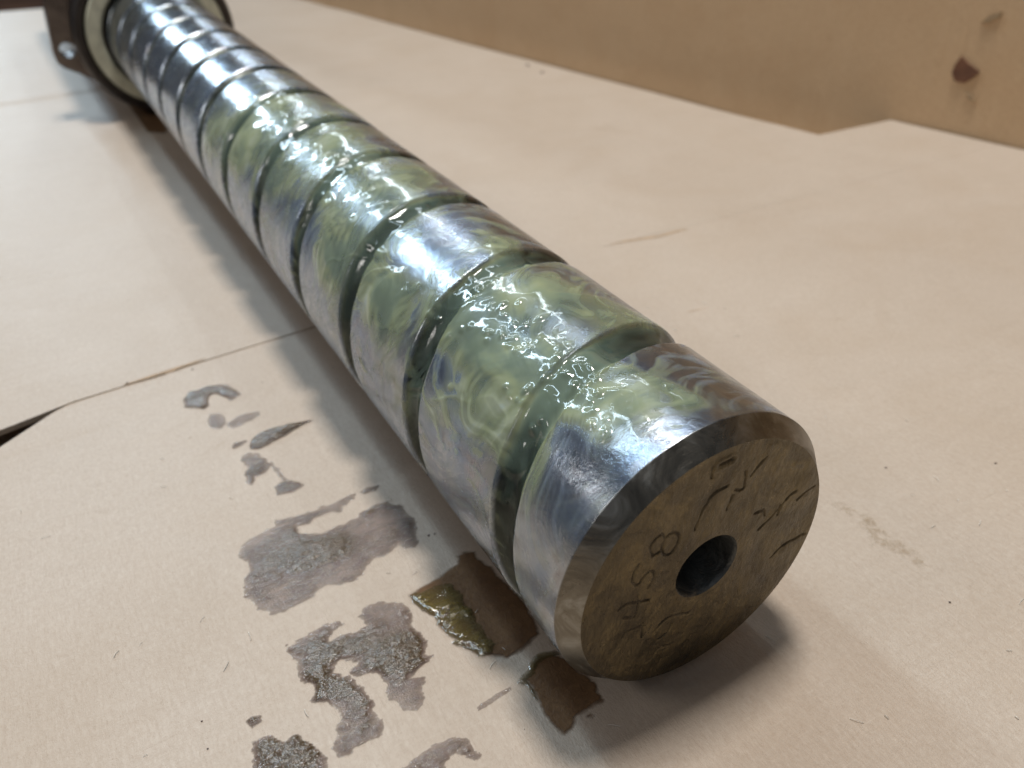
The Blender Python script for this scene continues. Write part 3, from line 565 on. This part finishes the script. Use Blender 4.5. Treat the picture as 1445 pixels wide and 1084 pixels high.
# ------------------------------------------------------------------ the nut
nut = thing('ball_nut', 'dark round ball nut with lugged flange and ivory ring around the far end', 'nut', (-20, 0, -1.75))
lathe('nut_body', [(-17.6, 1.40), (-17.6, 1.62), (-30, 1.62), (-30, 1.1), (-18, 1.1)], M_nut, nut, 160, True)
lathe('wiper_seal', [(-17.05, 1.08), (-17.0, 1.13), (-17.0, 1.36), (-17.5, 1.37), (-17.9, 1.37), (-17.9, 1.06), (-17.3, 1.05)], M_seal, nut, 160, True)
lathe('retaining_ring', [(-17.25, 1.39), (-17.2, 1.42), (-17.2, 1.54), (-17.28, 1.60), (-17.62, 1.62), (-17.62, 1.39)], M_ring, nut, 160, True)
def flange():
    import bmesh
    # plate outline (y, z): round, with two lugs cut by flats
    raw = [(-1.86, 1.15), (-1.93, .62), (-1.99, .15), (-2.03, -.30), (-1.99, -.46), (-1.90, -.56), (-1.62, -.72), (-1.30, -.93)]
    a0 = math.atan2(-.93, -1.30); a1 = math.atan2(1.0, 1.25)
    arc = [(1.6 * math.cos(a), 1.6 * math.sin(a)) for a in np.linspace(a0, a1, 50)[1:-1]]
    half = raw + arc
    other = []
    arc2 = [(2.18 * math.cos(a), 2.18 * math.sin(a)) for a in np.linspace(1.2, math.pi - .55, 40)]
    out = half + other + arc2
    bm = bmesh.new()
    holes = [(-1.75, -.22), (-1.35, 1.4)]
    def loop(pts, x): return [bm.verts.new((x * S, y * S, z * S)) for y, z in pts]
    rings = [out] + [[(hy + .15 * math.cos(a), hz + .15 * math.sin(a)) for a in np.linspace(0, 2 * np.pi, 24, endpoint=False)] for hy, hz in holes]
    fr = []; bk = []
    for x, store in ((-17.75, fr), (-18.35, bk)):
        edges = []
        for r in rings:
            vs = loop(r, x); store.append(vs)
            edges += [bm.edges.new((vs[i], vs[(i + 1) % len(vs)])) for i in range(len(vs))]
        bmesh.ops.triangle_fill(bm, edges=edges, use_beauty=True)
    for f, b in zip(fr, bk):
        n = len(f)
        for i in range(n): bm.faces.new((f[i], f[(i + 1) % n], b[(i + 1) % n], b[i]))
    bmesh.ops.recalc_face_normals(bm, faces=bm.faces)
    me = bpy.data.meshes.new('flange'); bm.to_mesh(me); bm.free(); me.materials.append(M_nut)
    o = bpy.data.objects.new('flange', me); link(o, nut)
    md = o.modifiers.new('edge', 'BEVEL'); md.width = .03 * S; md.segments = 2; md.limit_method = 'ANGLE'
flange()

# ------------------------------------------------------------------ grease and oil on the cardboard
def poly_sd(P, x, y):
    """signed distance, positive inside"""
    P = np.array(P); best = np.full(x.shape, 1e9); ins = np.zeros(x.shape, bool)
    for a, b in zip(P, np.roll(P, -1, 0)):
        d = b - a; t = np.clip(((x - a[0]) * d[0] + (y - a[1]) * d[1]) / ((d ** 2).sum() + 1e-12), 0, 1)
        best = np.minimum(best, np.hypot(x - a[0] - t * d[0], y - a[1] - t * d[1]))
        c = ((a[1] > y) != (b[1] > y)) & (x < (b[0] - a[0]) * (y - a[1]) / (b[1] - a[1] + 1e-12) + a[0]); ins ^= c
    return np.where(ins, best, -best)
def smear(name, poly, mat, label, cat, thick=.02, rag=.03, holes=.0, step=.006, core=None, lift=.003, group=None, seed=0.0, flat=False, crumb=.42):
    P = np.array(poly); lo, hi = P.min(0) - .06, P.max(0) + .06
    X, Y = np.meshgrid(np.arange(lo[0], hi[0], step), np.arange(lo[1], hi[1], step), indexing='ij')
    sd = poly_sd(P, X, Y) + rag * (fbm(X * 9, Y * 5, seed, 4) + .5 * fbm(X * 40, Y * 12, seed + 2, 3))
    sd = np.minimum(sd, sd * 0 + .3)
    if holes: sd = np.minimum(sd, .06 + .12 * (fbm(X * 6, Y * 2.6, seed + 9, 4) + (1 - holes)))
    h = np.clip(sd / .05, 0, 1) ** .6
    if flat: T = .004 * np.clip(sd / .03, 0, 1)
    else:
        body = .35 + .5 * fbm(X * 3.2, Y * 2.2, seed + 3, 3)
        if core is not None:
            for cx, cy, r, s in core: body = body + s * np.exp(-(((X - cx) / r) ** 2 + ((Y - cy) / (r * 1.5)) ** 2))
        T = thick * h * np.clip(body, .10, 1.6) * (1 + .35 * crumb * fbm(X * 28, Y * 14, seed + 5, 3)) + .0012 * h
        T += .5 * crumb * thick * np.clip(body, .2, 1) * h * np.abs(fbm(X * 20, Y * 14, seed + 6, 3))
    if not flat:
        lum = perlin(X * 20, Y * 13, seed + 1.5) + .5 * perlin(X * 34, Y * 22, seed + 4.5)
        T += (.004 + .5 * crumb * thick * np.clip(body, 0, 1)) * h * (np.clip(lum, -.3, 1) + .2) * sstep(-.5, .4, fbm(X * 5, Y * 3, seed + 12, 3))
    T = np.where(sd > 0, np.maximum(T, .0008), 0)
    Z = ground_z(X, Y) + lift + T
    V = np.stack([X, Y, Z], -1).reshape(-1, 3); Q = grid_quads(*X.shape)
    kf = (sd > 0).ravel()[Q].any(1); Q = Q[kf]
    used = np.unique(Q); remap = -np.ones(len(V), int); remap[used] = np.arange(len(used))
    o = mesh_np(name, V[used], remap[Q], mat, None, {'thick': T.ravel()[used]})
    return tag(o, label, cat, group)
SM = DATA['smears']; smear('oil_or_shade_patch', DATA['nut_shade'], M_stain_shade, 'dark brown straight edged patch of painted shade beneath the nut', 'stain', rag=.01, flat=True, seed=11, step=.015)  # flat patch, the shade under the nut painted as colour
SM = DATA['smears']; G = 'grease smears left on the cardboard'
smear('oil_or_shade_patch', SM['olive_stain'], M_stain_shade, 'dark brown oil soaked patch against the left side of the screw', 'stain', rag=.018, flat=True)
smear('oil_or_shade_patch', SM['front_stain'], M_stain_shade, 'dark brown oil soaked patch in front of the screw end', 'stain', rag=.018, flat=True, seed=3)
smear('oil_or_shade_patch', SM['faint_right'], M_faint, 'faint yellowish dried spots on the cardboard right of the end face', 'stain', rag=.05, flat=True, seed=5)
smear('oil_or_shade_patch', SM['red_bit'], M_stain_shade, 'tiny reddish brown fleck just right of the front oil patch', 'stain', rag=.02, flat=True, seed=6)
smear('grease_smear', SM['olive_gloss'], M_olive, 'wet olive brown grease blob on the left of the oil soaked patch', 'grease smear', .035, .02, group=G, lift=.009, seed=1, crumb=.16)
smear('grease_smear', SM['front_gloss'], M_olive, 'thin shiny rim of dark grease round the front oil patch', 'grease smear', .03, .012, group=G, lift=.009, seed=2)
c = np.array(SM['big_left']).mean(0); c2 = np.array(SM['big_lower']).mean(0)
smear('grease_smear', SM['big_left'], M_smear, 'largest broad grey grease smear, left of the middle of the near flap', 'grease smear', .022, .03, .35, group=G, core=[(c[0] + .10, c[1] - .12, .16, .9), (c[0] + .12, c[1] + .05, .12, .6)], seed=4)
smear('grease_smear', SM['big_lower'], M_smear, 'ragged forked grease smear below the largest one', 'grease smear', .022, .03, .4, group=G, core=[(c2[0] - .02, c2[1] + .22, .16, 1.1), (c2[0] - .1, c2[1] - .25, .1, .5)], seed=8)
for key, lab, th_, rag, ho in (
    ('top_blob', 'small hooked silvery grease blob nearest the seam', .03, .02, 0), ('dot', 'small round grey grease dot under the hooked blob', .012, .012, 0),
    ('streaks', 'faint group of fine grease streaks right of the round dot', .006, .03, .75), ('spike', 'pointed shiny sliver of grease below the fine streaks', .03, .008, 0),
    ('small_streak', 'tiny dark grease dash left of the pointed sliver', .012, .012, 0), ('scatter', 'patchy scatter of brown grease flecks above the leaf shaped smear', .012, .03, .75),
    ('leaf', 'small leaf shaped grease smear above the largest smear', .016, .012, 0), ('thin_trail', 'thin faint trail leading to the leaf shaped smear', .006, .02, .5),
    ('upper_dash', 'short brown grease dash at the upper right of the largest smear', .012, .012, 0), ('pebble', 'pebble sized grease spot left of the forked smear', .02, .012, 0),
    ('bottom_left', 'grey sparkling grease smear at the bottom edge, below the forked smear', .02, .03, .2), ('bottom_mid', 'pale grease smear at the bottom edge, right of the forked smear', .012, .03, .4),
    ('dash', 'narrow straight grease streak left of the front oil patch', .008, .008, .5)):
    smear('grease_smear', SM[key], M_smear, lab, 'grease smear', th_ * 1.7 + .004, rag, ho, group=G, seed=len(lab) * 1.37, step=.005)

# crumbs and lint
import random
random.seed(4)
def crumb_geo(x, y, r, V, F):
    b = len(V); z = float(ground_z(x, y)) + r * .25; n = 7
    r *= .5 if r > .06 else .32
    pts = [(x + r * random.uniform(.6, 1.1) * math.cos(a) , y + 1.3 * r * random.uniform(.6, 1.1) * math.sin(a), z - r * .2) for a in np.linspace(0, 2 * math.pi, n, endpoint=False)]
    V += pts + [(x, y, z + r * .3), (x, y, z - r * .3)]
    for i in range(n): F.append((b + i, b + (i + 1) % n, b + n)); F.append((b + (i + 1) % n, b + i, b + n + 1))
V = []; F = []
for x, y, r in DATA['specks']: crumb_geo(x, y, r, V, F)
for k in range(12):
    crumb_geo(random.uniform(-6, 1), random.uniform(-3.6, 4.5), random.uniform(.004, .010), V, F)
o = mesh_poly('dirt_specks', V, F, M_crumb, smooth=True); o['kind'] = 'stuff'; tag(o, 'small dark specks of dirt scattered over the cardboard', 'dirt')
V = []; F = []
for k in range(80):
    x = random.uniform(-4.5, 1.6); y = random.uniform(-3.8, 4); a = random.uniform(0, 6.28); L = random.uniform(.02, .09); w = random.uniform(.0015, .003); cv = random.uniform(-.35, .35)
    b = len(V)
    for i in range(6):
        t = i / 5; px, py = x + L * t * math.cos(a + cv * t), y + L * t * math.sin(a + cv * t)
        z = float(ground_z(px, py)) + .006 + .006 * math.sin(math.pi * t)
        nx, ny = -math.sin(a + cv * t) * w, math.cos(a + cv * t) * w
        V += [(px - nx, py - ny, z), (px + nx, py + ny, z), (px, py, z + w * 1.5)]
    for i in range(5):
        for j in range(3): F.append((b + i * 3 + j, b + i * 3 + (j + 1) % 3, b + i * 3 + 3 + (j + 1) % 3, b + i * 3 + 3 + j))
o = mesh_poly('paper_lint', V, F, M_fibre, smooth=True); o['kind'] = 'stuff'; tag(o, 'short pale paper fibres lying on the cardboard', 'lint')
